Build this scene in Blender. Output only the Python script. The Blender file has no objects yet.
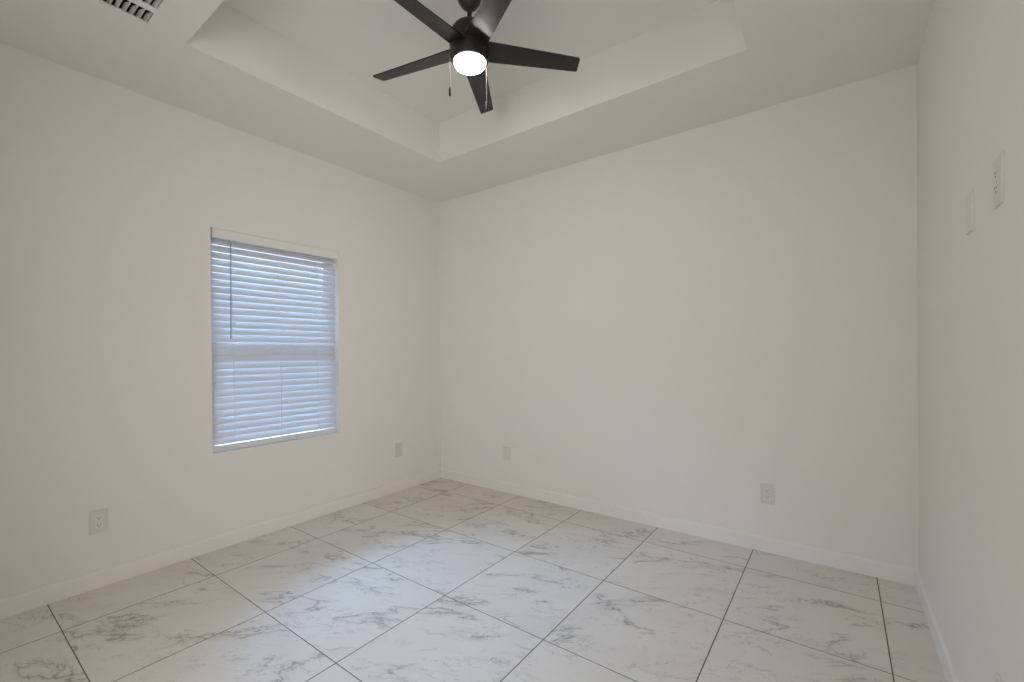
import bpy, bmesh, math, random
from math import pi, sin, cos, radians
from mathutils import Matrix, Vector

S = bpy.context.scene
COL = S.collection
random.seed(7)

# ------------------------------------------------------------------ camera
YAW, PITCH, ROLL = -0.6359, -0.0044, -0.0073
CAM = Vector((3.2102, -3.1389, 1.2481))
fw = Vector((sin(YAW), cos(YAW), 0)); rt = Vector((cos(YAW), -sin(YAW), 0)); up = Vector((0, 0, 1))
f2 = fw * cos(PITCH) + up * sin(PITCH)
u2 = up * cos(PITCH) - fw * sin(PITCH)
r3 = rt * cos(ROLL) + u2 * sin(ROLL)
u3 = u2 * cos(ROLL) - rt * sin(ROLL)
cam = bpy.data.cameras.new('camera')
cam.sensor_fit = 'HORIZONTAL'; cam.sensor_width = 36.0
cam.lens = 443.29 * 36.0 / 1024.0
cam.shift_y = 12.93 / 1024.0
cam.clip_start = 0.02
camo = bpy.data.objects.new('camera', cam); COL.objects.link(camo)
m = Matrix.Identity(4)
for i in range(3):
    m[i][0], m[i][1], m[i][2], m[i][3] = r3[i], u3[i], -f2[i], CAM[i]
camo.matrix_world = m
S.camera = camo

# ------------------------------------------------------------------ view, world, lights
S.view_settings.view_transform = 'Standard'
S.view_settings.look = 'None'
S.view_settings.gamma = 1.0
S.view_settings.use_curve_mapping = False
S.view_settings.exposure = 0.0
S.cycles.use_denoising = True
S.cycles.max_bounces = 14
S.cycles.diffuse_bounces = 10
S.cycles.transmission_bounces = 10
S.cycles.sample_clamp_indirect = 6.0

LAMP_STRENGTH = 118.0
LAMP_COLOR = (1.0, 0.92, 0.86, 1)
SKY_STRENGTH = 90.0
FILL_POWER = 46.5
FILL_COLOR = (1.0, 0.98, 0.89)

W = bpy.data.worlds.new('sky'); S.world = W; W.use_nodes = True
nt = W.node_tree; nt.nodes.clear()
out = nt.nodes.new('ShaderNodeOutputWorld'); bg = nt.nodes.new('ShaderNodeBackground')
tc = nt.nodes.new('ShaderNodeTexCoord'); sep = nt.nodes.new('ShaderNodeSeparateXYZ')
ramp = nt.nodes.new('ShaderNodeValToRGB'); mr = nt.nodes.new('ShaderNodeMapRange')
mr.inputs['From Min'].default_value = -1; mr.inputs['From Max'].default_value = 1
nt.links.new(tc.outputs['Generated'], sep.inputs[0]); nt.links.new(sep.outputs['Z'], mr.inputs['Value'])
nt.links.new(mr.outputs[0], ramp.inputs[0]); nt.links.new(ramp.outputs[0], bg.inputs[0]); nt.links.new(bg.outputs[0], out.inputs[0])
el = ramp.color_ramp.elements
# colour against the height above the horizon: shaded ground and neighbouring walls low down, open blue sky higher up
el[0].position = 0.0; el[0].color = (0.006, 0.006, 0.0065, 1)
el[1].position = 1.0; el[1].color = (0.36, 0.61, 1.0, 1)
for pos, c in ((0.49, (0.007, 0.007, 0.008, 1)), (0.51, (0.011, 0.013, 0.016, 1)), (0.635, (0.016, 0.020, 0.027, 1)),
               (0.775, (0.36, 0.61, 1.0, 1))):
    e = el.new(pos); e.color = c
bg.inputs['Strength'].default_value = SKY_STRENGTH

# window opening in the left wall (x = 0)
WY0, WY1, WZ0, WZ1 = -2.005, -1.113, 0.612, 2.056
pl = bpy.data.lights.new('window_portal', 'AREA'); pl.shape = 'RECTANGLE'
pl.size = WZ1 - WZ0; pl.size_y = WY1 - WY0
pl.cycles.is_portal = True
plo = bpy.data.objects.new('window_portal', pl); COL.objects.link(plo)
plo.location = (-0.16, (WY0 + WY1) / 2, (WZ0 + WZ1) / 2)
plo.rotation_euler = (0, -pi / 2, 0)

# fill light added behind the viewpoint, shining through an opening made for it
DX0, DX1, DZ1 = 1.90, 3.30, 2.12
hl = bpy.data.lights.new('fill_light', 'AREA'); hl.shape = 'RECTANGLE'
hl.size, hl.size_y = 1.2, 1.7
hl.energy = FILL_POWER; hl.color = FILL_COLOR
hlo = bpy.data.objects.new('fill_light', hl); COL.objects.link(hlo)
hlo.location = (3.40, -4.65, 1.15)
hlo.rotation_euler = (Vector((0.3, -0.4, 1.45)) - hlo.location).to_track_quat('-Z', 'Y').to_euler()


# ------------------------------------------------------------------ materials
def new_mat(name):
    mt = bpy.data.materials.new(name); mt.use_nodes = True
    n = mt.node_tree; n.nodes.clear()
    o = n.nodes.new('ShaderNodeOutputMaterial')
    return mt, n, o


def principled(name, color, rough=0.5, metal=0.0, spec=0.5, bump=None):
    mt, n, o = new_mat(name)
    p = n.nodes.new('ShaderNodeBsdfPrincipled')
    p.inputs['Base Color'].default_value = (*color, 1)
    p.inputs['Roughness'].default_value = rough
    p.inputs['Metallic'].default_value = metal
    p.inputs['Specular IOR Level'].default_value = spec
    n.links.new(p.outputs[0], o.inputs[0])
    if bump:
        scale, dist = bump
        t = n.nodes.new('ShaderNodeTexCoord'); nz = n.nodes.new('ShaderNodeTexNoise')
        nz.inputs['Scale'].default_value = scale; nz.inputs['Detail'].default_value = 3
        b = n.nodes.new('ShaderNodeBump'); b.inputs['Distance'].default_value = dist
        b.inputs['Strength'].default_value = 0.5
        n.links.new(t.outputs['Object'], nz.inputs['Vector']); n.links.new(nz.outputs['Fac'], b.inputs['Height'])
        n.links.new(b.outputs[0], p.inputs['Normal'])
    return mt


M = {}
M['wall'] = principled('wall_paint', (0.772, 0.745, 0.71), 0.75, spec=0.25, bump=(160, 0.0006))
M['ceiling'] = principled('ceiling_paint', (0.76, 0.755, 0.72), 0.9, spec=0.15, bump=(120, 0.0008))
M['trim'] = principled('trim_paint', (0.775, 0.757, 0.738), 0.42, spec=0.45)
M['plate'] = principled('plate_plastic', (0.665, 0.635, 0.605), 0.35)
M['receptacle'] = principled('receptacle_plastic', (0.71, 0.685, 0.66), 0.3)
M['slot'] = principled('dark_slot', (0.05, 0.045, 0.04), 0.7)
M['bronze'] = principled('dark_bronze_metal', (0.026, 0.019, 0.018), 0.42, metal=0.3, spec=0.5)
M['chain'] = principled('chain_metal', (0.12, 0.10, 0.09), 0.7, spec=0.15)
M['fob'] = principled('fob_dark', (0.008, 0.007, 0.007), 0.8, spec=0.1)
M['fob_light'] = principled('fob_grey', (0.035, 0.033, 0.032), 0.8, spec=0.1)
M['vent'] = principled('vent_enamel', (0.74, 0.735, 0.725), 0.4)
M['duct'] = principled('duct_dark', (0.02, 0.02, 0.022), 0.9)
M['vinyl'] = principled('window_vinyl', (0.80, 0.80, 0.80), 0.4)
M['rail'] = principled('blind_rail', (0.70, 0.70, 0.715), 0.4)
M['valance'] = principled('valance_white', (0.77, 0.755, 0.735), 0.5)
M['wand'] = principled('wand_plastic', (0.38, 0.40, 0.46), 0.25)


def blade_material():
    mt, n, o = new_mat('fan_blade_laminate')
    p = n.nodes.new('ShaderNodeBsdfPrincipled')
    t = n.nodes.new('ShaderNodeTexCoord'); mp = n.nodes.new('ShaderNodeMapping')
    mp.inputs['Scale'].default_value = (2.0, 40, 20)
    nz = n.nodes.new('ShaderNodeTexNoise'); nz.inputs['Scale'].default_value = 4; nz.inputs['Detail'].default_value = 5
    r = n.nodes.new('ShaderNodeValToRGB')
    r.color_ramp.elements[0].color = (0.005, 0.005, 0.0055, 1); r.color_ramp.elements[1].color = (0.014, 0.012, 0.0115, 1)
    n.links.new(t.outputs['Object'], mp.inputs[0]); n.links.new(mp.outputs[0], nz.inputs['Vector'])
    n.links.new(nz.outputs['Fac'], r.inputs[0]); n.links.new(r.outputs[0], p.inputs['Base Color'])
    p.inputs['Roughness'].default_value = 0.33
    n.links.new(p.outputs[0], o.inputs[0])
    return mt


M['blade'] = blade_material()


def slat_material():
    mt, n, o = new_mat('blind_slat')
    d = n.nodes.new('ShaderNodeBsdfPrincipled'); d.inputs['Base Color'].default_value = (0.70, 0.70, 0.71, 1)
    d.inputs['Roughness'].default_value = 0.4
    tr = n.nodes.new('ShaderNodeBsdfTranslucent'); tr.inputs['Color'].default_value = (0.80, 0.82, 0.90, 1)
    mx = n.nodes.new('ShaderNodeMixShader'); mx.inputs[0].default_value = 0.12
    n.links.new(d.outputs[0], mx.inputs[1]); n.links.new(tr.outputs[0], mx.inputs[2]); n.links.new(mx.outputs[0], o.inputs[0])
    return mt


M['slat'] = slat_material()
M['cord'] = principled('cord_white', (0.86, 0.87, 0.89), 0.6)


def glass_material():
    mt, n, o = new_mat('window_glass')
    g = n.nodes.new('ShaderNodeBsdfGlossy'); g.inputs['Roughness'].default_value = 0.0
    t = n.nodes.new('ShaderNodeBsdfTransparent'); t.inputs['Color'].default_value = (0.93, 0.96, 0.97, 1)
    fr = n.nodes.new('ShaderNodeFresnel'); fr.inputs[0].default_value = 1.45
    mx = n.nodes.new('ShaderNodeMixShader')
    n.links.new(fr.outputs[0], mx.inputs[0]); n.links.new(t.outputs[0], mx.inputs[1]); n.links.new(g.outputs[0], mx.inputs[2])
    n.links.new(mx.outputs[0], o.inputs[0])
    return mt


M['glass'] = glass_material()


def lamp_material():
    mt, n, o = new_mat('lamp_lens_glow')
    e = n.nodes.new('ShaderNodeEmission'); e.inputs['Color'].default_value = LAMP_COLOR
    e.inputs['Strength'].default_value = LAMP_STRENGTH
    n.links.new(e.outputs[0], o.inputs[0])
    return mt


M['lamp'] = lamp_material()

# tile grid on the floor: joints at x = TA + k*TDA and y = TB + k*TDB
TA, TDA, TB, TDB = 0.3767, 0.599, -2.7442, 0.611


def floor_material():
    mt, n, o = new_mat('marble_tile')
    L = n.links.new

    def math_(op, a, b=None, c=None):
        q = n.nodes.new('ShaderNodeMath'); q.operation = op
        for i, v in enumerate((a, b, c)):
            if v is None: continue
            if isinstance(v, (int, float)): q.inputs[i].default_value = v
            else: L(v, q.inputs[i])
        return q.outputs[0]
    t = n.nodes.new('ShaderNodeTexCoord'); sp = n.nodes.new('ShaderNodeSeparateXYZ')
    L(t.outputs['Object'], sp.inputs[0])
    X, Y = sp.outputs[0], sp.outputs[1]
    ux = math_('DIVIDE', math_('SUBTRACT', X, TA), TDA)
    uy = math_('DIVIDE', math_('SUBTRACT', Y, TB), TDB)
    ix, iy = math_('FLOOR', ux), math_('FLOOR', uy)
    fx, fy = math_('SUBTRACT', ux, ix), math_('SUBTRACT', uy, iy)
    dx = math_('MULTIPLY', math_('MINIMUM', fx, math_('SUBTRACT', 1.0, fx)), TDA)
    dy = math_('MULTIPLY', math_('MINIMUM', fy, math_('SUBTRACT', 1.0, fy)), TDB)

    def joint(d, half):
        mr = n.nodes.new('ShaderNodeMapRange'); mr.interpolation_type = 'SMOOTHSTEP'
        mr.inputs['From Min'].default_value = half; mr.inputs['From Max'].default_value = half + 0.0012
        mr.inputs['To Min'].default_value = 1.0; mr.inputs['To Max'].default_value = 0.0
        L(d, mr.inputs['Value']); return mr.outputs[0]
    jx, jy = joint(dx, 0.0018), joint(dy, 0.0014)
    grout = math_('MAXIMUM', jx, jy)
    # a different piece of the stone on every tile
    cell = n.nodes.new('ShaderNodeCombineXYZ'); L(ix, cell.inputs[0]); L(iy, cell.inputs[1])
    wn = n.nodes.new('ShaderNodeTexWhiteNoise'); wn.noise_dimensions = '3D'; L(cell.outputs[0], wn.inputs['Vector'])
    sc = n.nodes.new('ShaderNodeVectorMath'); sc.operation = 'SCALE'; sc.inputs['Scale'].default_value = 13.0
    L(wn.outputs['Color'], sc.inputs[0])
    rot = n.nodes.new('ShaderNodeMapping'); rot.inputs['Rotation'].default_value = (0, 0, radians(-27))
    L(t.outputs['Object'], rot.inputs[0])
    add = n.nodes.new('ShaderNodeVectorMath'); add.operation = 'ADD'
    L(rot.outputs[0], add.inputs[0]); L(sc.outputs[0], add.inputs[1])
    st = n.nodes.new('ShaderNodeVectorMath'); st.operation = 'MULTIPLY'; st.inputs[1].default_value = (1.0, 2.3, 1.0)
    L(add.outputs[0], st.inputs[0])
    P = st.outputs[0]

    def noise(scale, detail, rough, dist, vec=None):
        z = n.nodes.new('ShaderNodeTexNoise'); z.inputs['Scale'].default_value = scale
        z.inputs['Detail'].default_value = detail; z.inputs['Roughness'].default_value = rough
        z.inputs['Distortion'].default_value = dist; L(vec or P, z.inputs['Vector']); return z.outputs['Fac']

    def vein(v, width):
        a = math_('ABSOLUTE', math_('SUBTRACT', v, 0.5))
        mr = n.nodes.new('ShaderNodeMapRange'); mr.interpolation_type = 'SMOOTHERSTEP'
        mr.inputs['From Min'].default_value = 0; mr.inputs['From Max'].default_value = width
        mr.inputs['To Min'].default_value = 1; mr.inputs['To Max'].default_value = 0
        L(a, mr.inputs['Value']); return mr.outputs[0]

    def band(v, lo, hi):
        mr = n.nodes.new('ShaderNodeMapRange'); mr.interpolation_type = 'SMOOTHSTEP'
        mr.inputs['From Min'].default_value = lo; mr.inputs['From Max'].default_value = hi
        L(v, mr.inputs['Value']); return mr.outputs[0]
    main = noise(2.0, 8, 0.60, 0.6)
    m1 = band(noise(2.3, 3, .5, .4), 0.46, 0.62)
    m2 = band(noise(3.4, 3, .5, .3), 0.44, 0.62)
    v1 = math_('MULTIPLY', vein(main, 0.013), m1)
    v2 = math_('MULTIPLY', vein(noise(3.6, 8, 0.62, 0.9), 0.013), m2)
    v3 = math_('MULTIPLY', vein(noise(7.0, 6, 0.6, 0.8), 0.016), band(noise(4.6, 2, .5, .3), 0.48, 0.66))
    cloud = math_('MULTIPLY', vein(main, 0.06), m1)
    soft = band(noise(1.3, 5, .6, .5), 0.42, 0.75)
    fac = math_('ADD', math_('MULTIPLY', v1, 0.50), math_('MULTIPLY', v2, 0.42))
    fac = math_('ADD', fac, math_('MULTIPLY', v3, 0.28))
    fac = math_('ADD', fac, math_('MULTIPLY', cloud, 0.18))
    fac = math_('ADD', fac, math_('MULTIPLY', soft, 0.08))
    fac = math_('MINIMUM', fac, 0.70)
    mixv = n.nodes.new('ShaderNodeMix'); mixv.data_type = 'RGBA'
    mixv.inputs['A'].default_value = (0.70, 0.66, 0.612, 1); mixv.inputs['B'].default_value = (0.17, 0.155, 0.155, 1)
    L(fac, mixv.inputs['Factor'])
    mixg = n.nodes.new('ShaderNodeMix'); mixg.data_type = 'RGBA'
    mixg.inputs['B'].default_value = (0.15, 0.135, 0.12, 1)
    L(grout, mixg.inputs['Factor']); L(mixv.outputs['Result'], mixg.inputs['A'])
    p = n.nodes.new('ShaderNodeBsdfPrincipled')
    L(mixg.outputs['Result'], p.inputs['Base Color'])
    rg = n.nodes.new('ShaderNodeMapRange'); rg.inputs['To Min'].default_value = 0.55; rg.inputs['To Max'].default_value = 0.85
    L(grout, rg.inputs['Value']); L(rg.outputs[0], p.inputs['Roughness'])
    p.inputs['Specular IOR Level'].default_value = 0.14
    b = n.nodes.new('ShaderNodeBump'); b.inputs['Distance'].default_value = 0.0015; b.inputs['Strength'].default_value = 0.6; b.invert = True
    L(grout, b.inputs['Height']); L(b.outputs[0], p.inputs['Normal'])
    L(p.outputs[0], o.inputs[0])
    return mt


M['floor'] = floor_material()


# ------------------------------------------------------------------ mesh helpers
def link(name, bm, mats, parent=None, smooth=False, loc=None, recalc=True):
    if recalc: bmesh.ops.recalc_face_normals(bm, faces=bm.faces)
    me = bpy.data.meshes.new(name); bm.to_mesh(me); bm.free()
    for mt in (mats if isinstance(mats, (list, tuple)) else [mats]): me.materials.append(mt)
    if smooth:
        me.shade_smooth()
        me.set_sharp_from_angle(angle=radians(38))
    o = bpy.data.objects.new(name, me); COL.objects.link(o)
    if parent: o.parent = parent
    if loc: o.location = loc
    return o


def box(bm, x0, x1, y0, y1, z0, z1, bevel=0.0, seg=2, mat=0):
    vs = [bm.verts.new((x, y, z)) for x in (x0, x1) for y in (y0, y1) for z in (z0, z1)]
    fs = []
    for idx in ((0, 1, 3, 2), (4, 6, 7, 5), (0, 4, 5, 1), (2, 3, 7, 6), (0, 2, 6, 4), (1, 5, 7, 3)):
        f = bm.faces.new([vs[i] for i in idx]); f.material_index = mat; fs.append(f)
    if bevel:
        es = list({e for f in fs for e in f.edges})
        bmesh.ops.bevel(bm, geom=es, offset=bevel, segments=seg, profile=0.5, affect='EDGES')


def lathe(bm, prof, cx=0, cy=0, seg=48, mat=0):
    rings = []
    for r, z in prof:
        if r < 1e-6: rings.append([bm.verts.new((cx, cy, z))])
        else: rings.append([bm.verts.new((cx + r * cos(2 * pi * k / seg), cy + r * sin(2 * pi * k / seg), z)) for k in range(seg)])
    for a, b in zip(rings, rings[1:]):
        for k in range(seg):
            k2 = (k + 1) % seg
            if len(a) == 1 and len(b) == 1: continue
            if len(a) == 1: f = bm.faces.new((a[0], b[k], b[k2]))
            elif len(b) == 1: f = bm.faces.new((a[k], b[0], a[k2]))
            else: f = bm.faces.new((a[k], b[k], b[k2], a[k2]))
            f.material_index = mat


def tube(bm, p, q, r, seg=10):
    p, q = Vector(p), Vector(q); d = (q - p).normalized()
    a = d.orthogonal().normalized(); b = d.cross(a)
    R = [[bm.verts.new(c + a * r * cos(2 * pi * k / seg) + b * r * sin(2 * pi * k / seg)) for k in range(seg)] for c in (p, q)]
    for k in range(seg):
        bm.faces.new((R[0][k], R[0][(k + 1) % seg], R[1][(k + 1) % seg], R[1][k]))
    bm.faces.new(R[0][::-1]); bm.faces.new(R[1])


def slab_with_hole(bm, axis, c0, c1, u0, u1, v0, v1, hole=None):
    """solid wall between c0 and c1 on the given axis, with an optional rectangular hole (u0,u1,v0,v1)"""
    us, vs = [u0, u1], [v0, v1]
    if hole: us = sorted(set([u0, hole[0], hole[1], u1])); vs = sorted(set([v0, hole[2], hole[3], v1]))
    cache = {}

    def V(c, u, v):
        k = (c, u, v)
        if k not in cache: cache[k] = bm.verts.new((c, u, v) if axis == 'x' else (u, c, v))
        return cache[k]

    def solid(i, j):
        if i < 0 or j < 0 or i >= len(us) - 1 or j >= len(vs) - 1: return False
        if not hole: return True
        mu, mv = (us[i] + us[i + 1]) / 2, (vs[j] + vs[j + 1]) / 2
        return not (hole[0] < mu < hole[1] and hole[2] < mv < hole[3])
    for i in range(len(us) - 1):
        for j in range(len(vs) - 1):
            if not solid(i, j): continue
            a, b, c, d = us[i], us[i + 1], vs[j], vs[j + 1]
            for cc in (c0, c1): bm.faces.new((V(cc, a, c), V(cc, b, c), V(cc, b, d), V(cc, a, d)))
            for di, dj, e in ((-1, 0, ((a, c), (a, d))), (1, 0, ((b, c), (b, d))), (0, -1, ((a, c), (b, c))), (0, 1, ((a, d), (b, d)))):
                if not solid(i + di, j + dj):
                    (p0, q0), (p1, q1) = e
                    bm.faces.new((V(c0, p0, q0), V(c0, p1, q1), V(c1, p1, q1), V(c1, p0, q0)))


def empty(name, loc=(0, 0, 0), rot=(0, 0, 0)):
    o = bpy.data.objects.new(name, None); COL.objects.link(o); o.location = loc; o.rotation_euler = rot
    o.empty_display_size = 0.05
    return o


def tag(o, label, cat, group=None):
    o['label'] = label; o['category'] = cat
    if group: o['group'] = group


def structure(o, label=None, cat=None):
    o['kind'] = 'structure'
    if label: o['label'] = label
    if cat: o['category'] = cat
    return o


# ------------------------------------------------------------------ the room
RW = 3.5416          # width: left wall x = 0, right wall x = RW
RY = -3.62           # near wall (behind the camera); back wall y = 0
H = 2.74             # lower ceiling
HT = 3.04            # top of the tray
TK = 0.16            # wall thickness
TX0, TX1, TY0, TY1 = 0.690, 2.850, -2.345, -0.668   # tray opening
VX0, VX1, VY0, VY1 = 0.694, 1.082, -2.790, -2.494   # duct hole of the ceiling register

bm = bmesh.new(); box(bm, -TK, RW + TK + .9, -5.45, TK, -0.12, 0)
structure(link('floor', bm, M['floor']), 'white marble look square tile floor with grey veins and dark joints', 'floor')

bm = bmesh.new(); slab_with_hole(bm, 'x', -TK, 0, RY - TK, TK, 0, HT + .12, (WY0, WY1, WZ0, WZ1))
structure(link('wall_left', bm, M['wall']), 'off white painted wall with the blind covered window', 'wall')
bm = bmesh.new(); slab_with_hole(bm, 'y', 0, TK, 0, RW, 0, HT + .12)
structure(link('wall_back', bm, M['wall']), 'plain off white back wall with two low outlets', 'wall')
bm = bmesh.new(); slab_with_hole(bm, 'x', RW, RW + TK, RY - TK, TK, 0, HT + .12)
structure(link('wall_right', bm, M['wall']), 'off white wall at right with two plates at eye height', 'wall')

# near wall behind the camera, with an opening added to let the fill light in
bm = bmesh.new(); slab_with_hole(bm, 'y', RY - TK, RY, 0, RW, 0, HT + .12, (DX0, DX1, -1, DZ1))
structure(link('wall_near', bm, M['wall']), 'off white wall behind the viewpoint with an opening added for the fill light', 'wall')

# unseen shell added around the fill light to keep sky light out
bm = bmesh.new()
hx0, hx1, hy0, hy1, hz = DX0 - 0.6, DX1 + 0.9, -5.25, RY - TK, 2.5
box(bm, hx0 - .1, hx1 + .1, hy0 - .1, hy0, 0, hz + .1)
box(bm, hx0 - .1, hx0, hy0, hy1, 0, hz); box(bm, hx1, hx1 + .1, hy0, hy1, 0, hz)
box(bm, hx0 - .1, hx1 + .1, hy0, hy1, hz, hz + .1)
structure(link('wall_light_block', bm, M['wall']), 'off white shell added behind the viewpoint to block sky light', 'wall')

# ceiling: lower border, raised tray and the duct hole as one solid
bm = bmesh.new()
xs = sorted([0, TX0, VX0, VX1, TX1, RW]); ys = sorted([RY, VY0, VY1, TY0, TY1, 0])


def level(i, j):
    if i < 0 or j < 0 or i >= len(xs) - 1 or j >= len(ys) - 1: return HT + 0.1
    mx, my = (xs[i] + xs[i + 1]) / 2, (ys[j] + ys[j + 1]) / 2
    if TX0 < mx < TX1 and TY0 < my < TY1: return HT
    if VX0 < mx < VX1 and VY0 < my < VY1: return H + 0.11
    return H


cc = {}


def CV(x, y, z):
    k = (round(x, 5), round(y, 5), round(z, 5))
    if k not in cc: cc[k] = bm.verts.new(k)
    return cc[k]


for i in range(len(xs) - 1):
    for j in range(len(ys) - 1):
        a, b, c, d = xs[i], xs[i + 1], ys[j], ys[j + 1]; z = level(i, j)
        f = bm.faces.new((CV(a, c, z), CV(a, d, z), CV(b, d, z), CV(b, c, z)))
        f.material_index = 1 if abs(z - H - 0.11) < 1e-6 else 0
        bm.faces.new((CV(a, c, HT + .1), CV(b, c, HT + .1), CV(b, d, HT + .1), CV(a, d, HT + .1)))
        for di, dj, p, q in ((1, 0, (b, c), (b, d)), (0, 1, (a, d), (b, d)), (-1, 0, (a, c), (a, d)), (0, -1, (a, c), (b, c))):
            z2 = level(i + di, j + dj)
            if z2 > z + 1e-6:
                f = bm.faces.new((CV(*p, z), CV(*q, z), CV(*q, z2), CV(*p, z2)))
                f.material_index = 1 if abs(z2 - H - 0.11) < 1e-6 else 0
structure(link('ceiling', bm, [M['ceiling'], M['duct']]), 'off white ceiling with a recessed square edged tray', 'ceiling')


# baseboards, mitred at the corners
def baseboard(name, p, q, nrm, mit0, mit1, label):
    p, q, nrm = Vector(p), Vector(q), Vector(nrm); d = (q - p).normalized()
    prof = [(0, 0.0), (0.0125, 0.0), (0.0125, 0.078), (0.0105, 0.084), (0.006, 0.0875), (0, 0.0885)]
    bm = bmesh.new()
    A = [bm.verts.new(p + d * (t * mit0) + nrm * t + Vector((0, 0, z))) for t, z in prof]
    B = [bm.verts.new(q - d * (t * mit1) + nrm * t + Vector((0, 0, z))) for t, z in prof]
    for k in range(len(prof)):
        k2 = (k + 1) % len(prof); bm.faces.new((A[k], A[k2], B[k2], B[k]))
    bm.faces.new(A[::-1]); bm.faces.new(B)
    structure(link(name, bm, M['trim']), label, 'baseboard')


baseboard('baseboard_left', (0, RY, 0), (0, 0, 0), (1, 0, 0), 1, 1, 'white baseboard along the wall under the window')
baseboard('baseboard_back', (0, 0, 0), (RW, 0, 0), (0, -1, 0), 1, 1, 'white baseboard along the back wall')
baseboard('baseboard_right', (RW, 0, 0), (RW, RY, 0), (-1, 0, 0), 1, 1, 'white baseboard along the wall at right')
baseboard('baseboard_near', (DX0, RY, 0), (0, RY, 0), (0, 1, 0), 0, 1, 'white baseboard along the wall behind the viewpoint')

# ------------------------------------------------------------------ window
win = empty('window_1', (-0.12, (WY0 + WY1) / 2, WZ0)); structure(win, 'white vinyl single hung window behind the lowered blind', 'window')


def in_win(bm_, *a, **k): box(bm_, *a, **k)


wo = Vector((-0.12, (WY0 + WY1) / 2, WZ0))
hw = (WY1 - WY0) / 2; hh = WZ1 - WZ0


def frame(bm, x0, x1, y0, y1, z0, z1, w):
    box(bm, x0, x1, y0, y0 + w, z0, z1); box(bm, x0, x1, y1 - w, y1, z0, z1)
    box(bm, x0, x1, y0 + w, y1 - w, z0, z0 + w); box(bm, x0, x1, y0 + w, y1 - w, z1 - w, z1)


bm = bmesh.new(); frame(bm, -0.035, 0.03, -hw, hw, 0, hh, 0.022)
link('window_frame', bm, M['vinyl'], win)
MID = 0.70
for nm, x0, x1, z0, z1 in (('upper', -0.03, -0.008, MID - 0.015, hh - 0.022), ('lower', -0.004, 0.02, 0.022, MID + 0.03)):
    bm = bmesh.new(); frame(bm, x0, x1, -hw + .022, hw - .022, z0, z1, 0.032)
    s = link('sash', bm, M['vinyl'], win)
    bm = bmesh.new(); xm = (x0 + x1) / 2
    box(bm, xm - 0.002, xm + 0.002, -hw + .054, hw - .054, z0 + .032, z1 - .032)
    link('pane', bm, M['glass'], s)
# ------------------------------------------------------------------ blind
BX = -0.040                       # plane of the slats
BY0, BY1 = WY0 + 0.006, WY1 - 0.007
bl = empty('window_blind', (BX, (WY0 + WY1) / 2, WZ0))
tag(bl, 'white horizontal slat blind lowered over the window in the left wall', 'blind')
hy = (BY1 - BY0) / 2
bm = bmesh.new()
box(bm, 0.028, 0.036, -hy + .003, hy + .004, 1.386, 1.443, 0.0008)
link('valance', bm, M['valance'], bl)
bm = bmesh.new(); box(bm, -0.026, 0.022, -hy + .004, hy - .004, 1.398, 1.438, 0.002)
link('headrail', bm, M['rail'], bl)
NS = 30; PITCHZ = 0.0447; TILT = radians(60); SW = 0.050
bm = bmesh.new()
ztop = 1.3665
slat_z = [ztop - PITCHZ * k for k in range(NS)]
for zc in slat_z:
    rows = []
    for sgn in (1, -1):
        for k in range(7):
            t = -1 + 2 * k / 6
            if sgn < 0: t = -t
            u = t * SW / 2; w = 0.0022 * (1 - t * t) + sgn * 0.0013
            # room edge down: +u goes down and into the room
            x = u * cos(TILT) + w * sin(TILT); z = -u * sin(TILT) + w * cos(TILT)
            rows.append((x, z))
    A = [bm.verts.new((x, -hy + .002, zc + z)) for x, z in rows]; B = [bm.verts.new((x, hy - .002, zc + z)) for x, z in rows]
    for k in range(len(rows)):
        k2 = (k + 1) % len(rows); bm.faces.new((A[k], A[k2], B[k2], B[k]))
    bm.faces.new(A[::-1]); bm.faces.new(B)
slats = link('slats', bm, M['slat'], bl, smooth=True)
bm = bmesh.new(); box(bm, -0.011, 0.016, -hy + .002, hy - .002, 0.006, 0.0435, 0.003)
link('bottom_rail', bm, M['rail'], bl)
for yy in (-0.308, 0.0, 0.282):
    bm = bmesh.new()
    for xx in (0.0165, -0.0165):
        tube(bm, (xx, yy, 0.03), (xx, yy, 1.40), 0.0017, 6)
    for zc in slat_z: tube(bm, (0.0165, yy, zc - .022), (-0.0165, yy, zc + .024), 0.0008, 5)
    link('ladder_cord', bm, M['cord'], bl)
bm = bmesh.new(); tube(bm, (0.030, -0.328, 1.372), (0.030, -0.330, 0.755), 0.0042, 8); tube(bm, (0.030, -0.330, 0.755), (0.030, -0.330, 0.74), 0.0055, 8)
wd = link('tilt_wand', bm, M['wand'], bl, smooth=True)
bm = bmesh.new(); tube(bm, (0.012, -0.328, 1.395), (0.030, -0.328, 1.372), 0.003, 8); link('hook', bm, M['wand'], wd)


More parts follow.
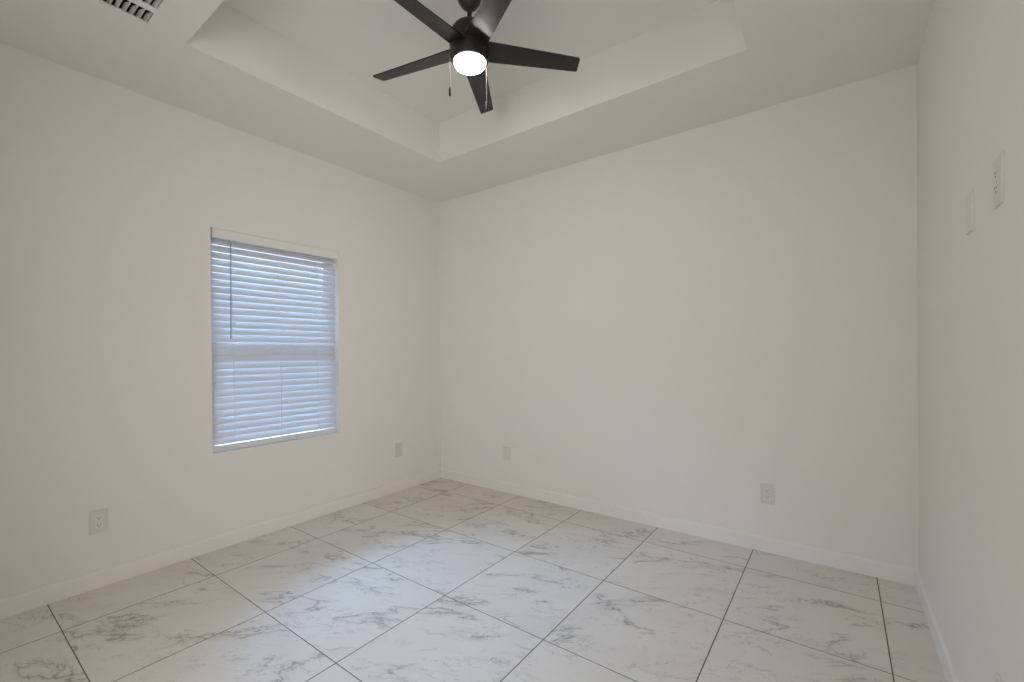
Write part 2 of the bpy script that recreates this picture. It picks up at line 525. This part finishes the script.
# ------------------------------------------------------------------ outlets (front faces local -Y... built facing +X)
def outlet_proto(name, with_receptacles=True):
    root = empty(name)
    w, h, t = 0.076, 0.124, 0.0065
    bm = bmesh.new(); box(bm, 0.0, t, -w / 2, w / 2, -h / 2, h / 2)
    es = [e for e in bm.edges if all(v.co.x > t - 1e-6 for v in e.verts)]
    bmesh.ops.bevel(bm, geom=es, offset=0.0035, segments=3, profile=0.5, affect='EDGES')
    plate = link('cover_plate', bm, M['plate'], root)
    if with_receptacles:
        for sz in (0.0195, -0.0195):
            bm = bmesh.new()
            pts = []
            for k in range(32):
                a = 2 * pi * k / 32; yy = 0.0172 * cos(a); zz = 0.0172 * sin(a)
                pts.append((yy, max(-0.0135, min(0.0135, zz))))
            A = [bm.verts.new((t - .001, y, z + sz)) for y, z in pts]; B = [bm.verts.new((t + .0018, y, z + sz)) for y, z in pts]
            for k in range(32): bm.faces.new((A[k], A[(k + 1) % 32], B[(k + 1) % 32], B[k]))
            bm.faces.new(B); bm.faces.new(A[::-1])
            bmesh.ops.remove_doubles(bm, verts=bm.verts, dist=1e-6)
            rc = link('receptacle', bm, M['receptacle'], root)
            bm = bmesh.new()
            for y0, hh_ in ((-0.0064, 0.0085), (0.0064, 0.0068)):
                box(bm, t + .0012, t + .0021, y0 - .0014, y0 + .0014, sz + .003 - hh_ / 2, sz + .003 + hh_ / 2)
            g = [(0.0027 * cos(2 * pi * k / 14), 0.0027 * sin(2 * pi * k / 14)) for k in range(14)]
            G0 = [bm.verts.new((t + .0012, y, z + sz - .0072)) for y, z in g]; G1 = [bm.verts.new((t + .0021, y, z + sz - .0072)) for y, z in g]
            for k in range(14): bm.faces.new((G0[k], G0[(k + 1) % 14], G1[(k + 1) % 14], G1[k]))
            bm.faces.new(G1); bm.faces.new(G0[::-1])
            link('contact_slots', bm, M['slot'], rc)
        scr = [0.0]
    else:
        scr = [0.0415, -0.0415]
    for zc in scr:
        bm = bmesh.new()
        lathe(bm, [(0, 0.0018), (0.0022, 0.0014), (0.0030, 0.0005), (0.0030, -0.0008), (0, -0.0008)], seg=14)
        bmesh.ops.rotate(bm, verts=bm.verts, cent=(0, 0, 0), matrix=Matrix.Rotation(pi / 2, 3, 'Y'))
        bmesh.ops.translate(bm, verts=bm.verts, vec=(t, 0, zc))
        link('screw', bm, M['plate'], root)
    return root


def copy_tree(o, parent=None):
    c = o.copy(); COL.objects.link(c)
    if parent: c.parent = parent
    for ch in list(o.children): copy_tree(ch, c)
    return c


spots = [((0, -2.548, 0.354), 0, 'white duplex outlet low on the left wall before the window, nearest the viewer'),
         ((0, -0.526, 0.373), 0, 'white duplex outlet low on the left wall between the window and the far corner'),
         ((0.830, 0, 0.350), -pi / 2, 'white duplex outlet low on the back wall near the far left corner'),
         ((2.849, 0, 0.361), -pi / 2, 'white duplex outlet low on the back wall towards the right wall'),
         ((RW, -1.488, 1.675), pi, 'white duplex outlet at eye height on the right wall'),
         ((RW, -1.500, 0.340), pi, 'white duplex outlet low on the right wall just above the baseboard')]
proto = outlet_proto('wall_outlet')
for i, (loc, rz, lab) in enumerate(spots):
    o = proto if i == 0 else copy_tree(proto)
    o.location = loc; o.rotation_euler = (0, 0, rz)
    tag(o, lab, 'outlet', 'duplex wall outlets')
bp = outlet_proto('wall_plate', False); bp.location = (RW, -1.176, 1.671); bp.rotation_euler = (0, 0, pi)
tag(bp, 'plain white blank cover plate on the right wall beside the eye height outlet', 'wall plate')

# ------------------------------------------------------------------ ceiling register
vt = empty('ceiling_vent', ((VX0 + VX1) / 2, (VY0 + VY1) / 2, H))
tag(vt, 'white ceiling air register with short angled louvers near the left wall', 'vent')
vcx, vcy = (VX0 + VX1) / 2, (VY0 + VY1) / 2
cols = [(0.722, 0.815), (0.850, 0.943), (0.978, 1.072)]
bm = bmesh.new()
fx0, fx1, fy0, fy1 = 0.702 - 0.016, VX1 + 0.018, VY0 - 0.018, VY1 + 0.014
ox, oy = -vcx, -vcy
yA, yB = VY0 + .008, VY1 - .006
zf0, zf1 = -0.006, 0.0
for x0, x1, y0, y1 in [(fx0, cols[0][0], fy0, fy1), (cols[2][1], fx1, fy0, fy1), (cols[0][0], cols[2][1], fy0, yA), (cols[0][0], cols[2][1], yB, fy1),
                       (cols[0][1], cols[1][0], yA, yB), (cols[1][1], cols[2][0], yA, yB)]:
    box(bm, x0 + ox, x1 + ox, y0 + oy, y1 + oy, zf0, zf1)
link('vent_frame', bm, M['vent'], vt)
PV = 0.0245
for (c0, c1) in cols:
    bm = bmesh.new()
    y = yB - 0.003
    while y - 0.02 > yA - 0.004:
        # a thin angled louver, its face turned towards the room, its inner end cut back
        prof = [(y, -0.005), (y - 0.0035, 0.004), (y - 0.0085, 0.017), (y - 0.0093, 0.0165), (y - 0.0046, 0.0035), (y - 0.0016, -0.0055)]
        A = [bm.verts.new((c0 + ox - max(0, z + .004) * 1.2, p + oy, z)) for p, z in prof]; B = [bm.verts.new((c1 + ox - max(0, z + .004) * 2.9, p + oy, z)) for p, z in prof]
        for k in range(6): bm.faces.new((A[k], A[(k + 1) % 6], B[(k + 1) % 6], B[k]))
        bm.faces.new(A[::-1]); bm.faces.new(B)
        y -= PV
    link('louvers', bm, M['vent'], vt)

# ------------------------------------------------------------------ ceiling fan
FX, FY = 1.766, -1.511
fan = empty('ceiling_fan', (FX, FY, HT))
tag(fan, 'dark bronze five blade ceiling fan with a lit round lamp', 'ceiling fan')
Z = lambda z: z - HT
bm = bmesh.new()
lathe(bm, [(0, Z(HT)), (0.068, Z(HT)), (0.068, Z(3.020)), (0.064, Z(2.985)), (0.054, Z(2.955)), (0.040, Z(2.934)), (0.024, Z(2.920)), (0.017, Z(2.916)), (0, Z(2.916))])
link('canopy', bm, M['bronze'], fan, smooth=True)
bm = bmesh.new(); lathe(bm, [(0, Z(2.93)), (0.0115, Z(2.93)), (0.0115, Z(2.872)), (0.0165, Z(2.868)), (0.0165, Z(2.845)), (0, Z(2.845))], seg=24)
link('downrod', bm, M['bronze'], fan, smooth=True)
bm = bmesh.new()
prof = [(0, Z(2.850)), (0.020, Z(2.850)), (0.028, Z(2.847))]
for k in range(1, 11):
    a = k / 10 * pi / 2
    prof.append((0.028 + 0.0655 * sin(a), Z(2.785 + 0.062 * cos(a))))
prof += [(0.094, Z(2.745)), (0.094, Z(2.705)), (0.092, Z(2.672)), (0.086, Z(2.6605)), (0.080, Z(2.658)), (0.0755, Z(2.660)), (0.0755, Z(2.700)), (0, Z(2.700))]
lathe(bm, prof, seg=64)
link('motor_housing', bm, M['bronze'], fan, smooth=True)
bm = bmesh.new()
prof = [(0, Z(2.698)), (0.0745, Z(2.698)), (0.0745, Z(2.651))]
for k in range(1, 11):
    a = k / 10 * pi / 2; prof.append((0.0745 * cos(a), Z(2.651 - 0.021 * sin(a))))
prof[-1] = (0, prof[-1][1])
lathe(bm, prof, seg=64)
link('lamp_lens', bm, M['lamp'], fan, smooth=True)['label'] = 'glowing white round lamp lens'

ZB = 2.724; R0, R1 = 0.080, 0.562; BP = radians(13)
for k in range(5):
    ang = radians((49.0, 121.0, 193.0, 268.0, 332.5)[k])
    bm = bmesh.new()
    # plan outline: narrow at the housing, widest near the root, slanted tip
    outl = []
    n = 14
    def half(t): return 0.5 * (0.113 - 0.033 * t)
    for i in range(n + 1):
        t = i / n; outl.append((R0 + (R1 + 0.004 - R0) * t, half(t)))
    tipc = 0.006
    low = []
    for i in range(n + 1):
        t = 1 - i / n; low.append((R0 + (R1 - 0.006 - R0) * t, -half(t)))
    # soften the two tip corners
    def chamf(a, b, c, r):
        a, b, c = Vector(a), Vector(b), Vector(c)
        return [tuple(b + (a - b).normalized() * r), tuple(b + ((a - b).normalized() + (c - b).normalized()) * r * .32), tuple(b + (c - b).normalized() * r)]
    pts = outl[:-1] + chamf(outl[-2], outl[-1], low[0], .008) + chamf(outl[-1], low[0], low[1], .008) + low[1:]
    T = [bm.verts.new((x, y, 0.003)) for x, y in pts]; Bq = [bm.verts.new((x, y, -0.003)) for x, y in pts]
    bm.faces.new(T); bm.faces.new(Bq[::-1])
    for i in range(len(pts)): bm.faces.new((T[i], Bq[i], Bq[(i + 1) % len(pts)], T[(i + 1) % len(pts)]))
    b = link('blade', bm, M['blade'], fan)
    # clockwise side raised
    b.rotation_euler = Matrix.Rotation(ang, 3, 'Z').to_euler() if False else (Matrix.Rotation(ang, 3, 'Z') @ Matrix.Rotation(-BP, 3, 'X')).to_euler()
    b.location = (0, 0, Z(ZB))

cr = Vector((0.804, 0.594, 0)); cf = Vector((-0.594, 0.804, 0))
for off, z0, z1, fl, fobm, lab in ((cr * -0.091 + cf * -0.02, 2.735, 2.528, 0.042, 'fob', 'thin pull chain with a dark fob'),
                                   (cr * 0.078 + cf * 0.040, 2.675, 2.492, 0.050, 'fob_light', 'thin pull chain with a grey fob')):
    bm = bmesh.new()
    r = off.length
    p0 = Vector((off.x, off.y, Z(z0)))
    if z0 > 2.70: tube(bm, p0 * 1 + Vector((-off.x * .12, -off.y * .12, 0)), p0 + Vector((0, 0, 0.0)) + off.normalized() * 0.004, 0.003, 8)
    px, py = (off + off.normalized() * (0.004 if z0 > 2.70 else 0)).xy
    tube(bm, (px, py, Z(z0)), (px, py, Z(z1)), 0.0011, 6)
    z = z0 - 0.004
    while z > z1:
        lathe(bm, [(0, Z(z + .0018)), (0.0018, Z(z)), (0, Z(z - .0018))], px, py, seg=6); z -= 0.0048
    ch = link('pull_chain', bm, M['chain'], fan, smooth=True); ch['label'] = lab
    bm = bmesh.new()
    lathe(bm, [(0, Z(z1 + .003)), (0.003, Z(z1 + .002)), (0.0052, Z(z1 - .006)), (0.0058, Z(z1 - fl * .6)), (0.0052, Z(z1 - fl + .003)), (0.003, Z(z1 - fl)), (0, Z(z1 - fl))], px, py, seg=14)
    link('fob', bm, M[fobm], ch, smooth=True)
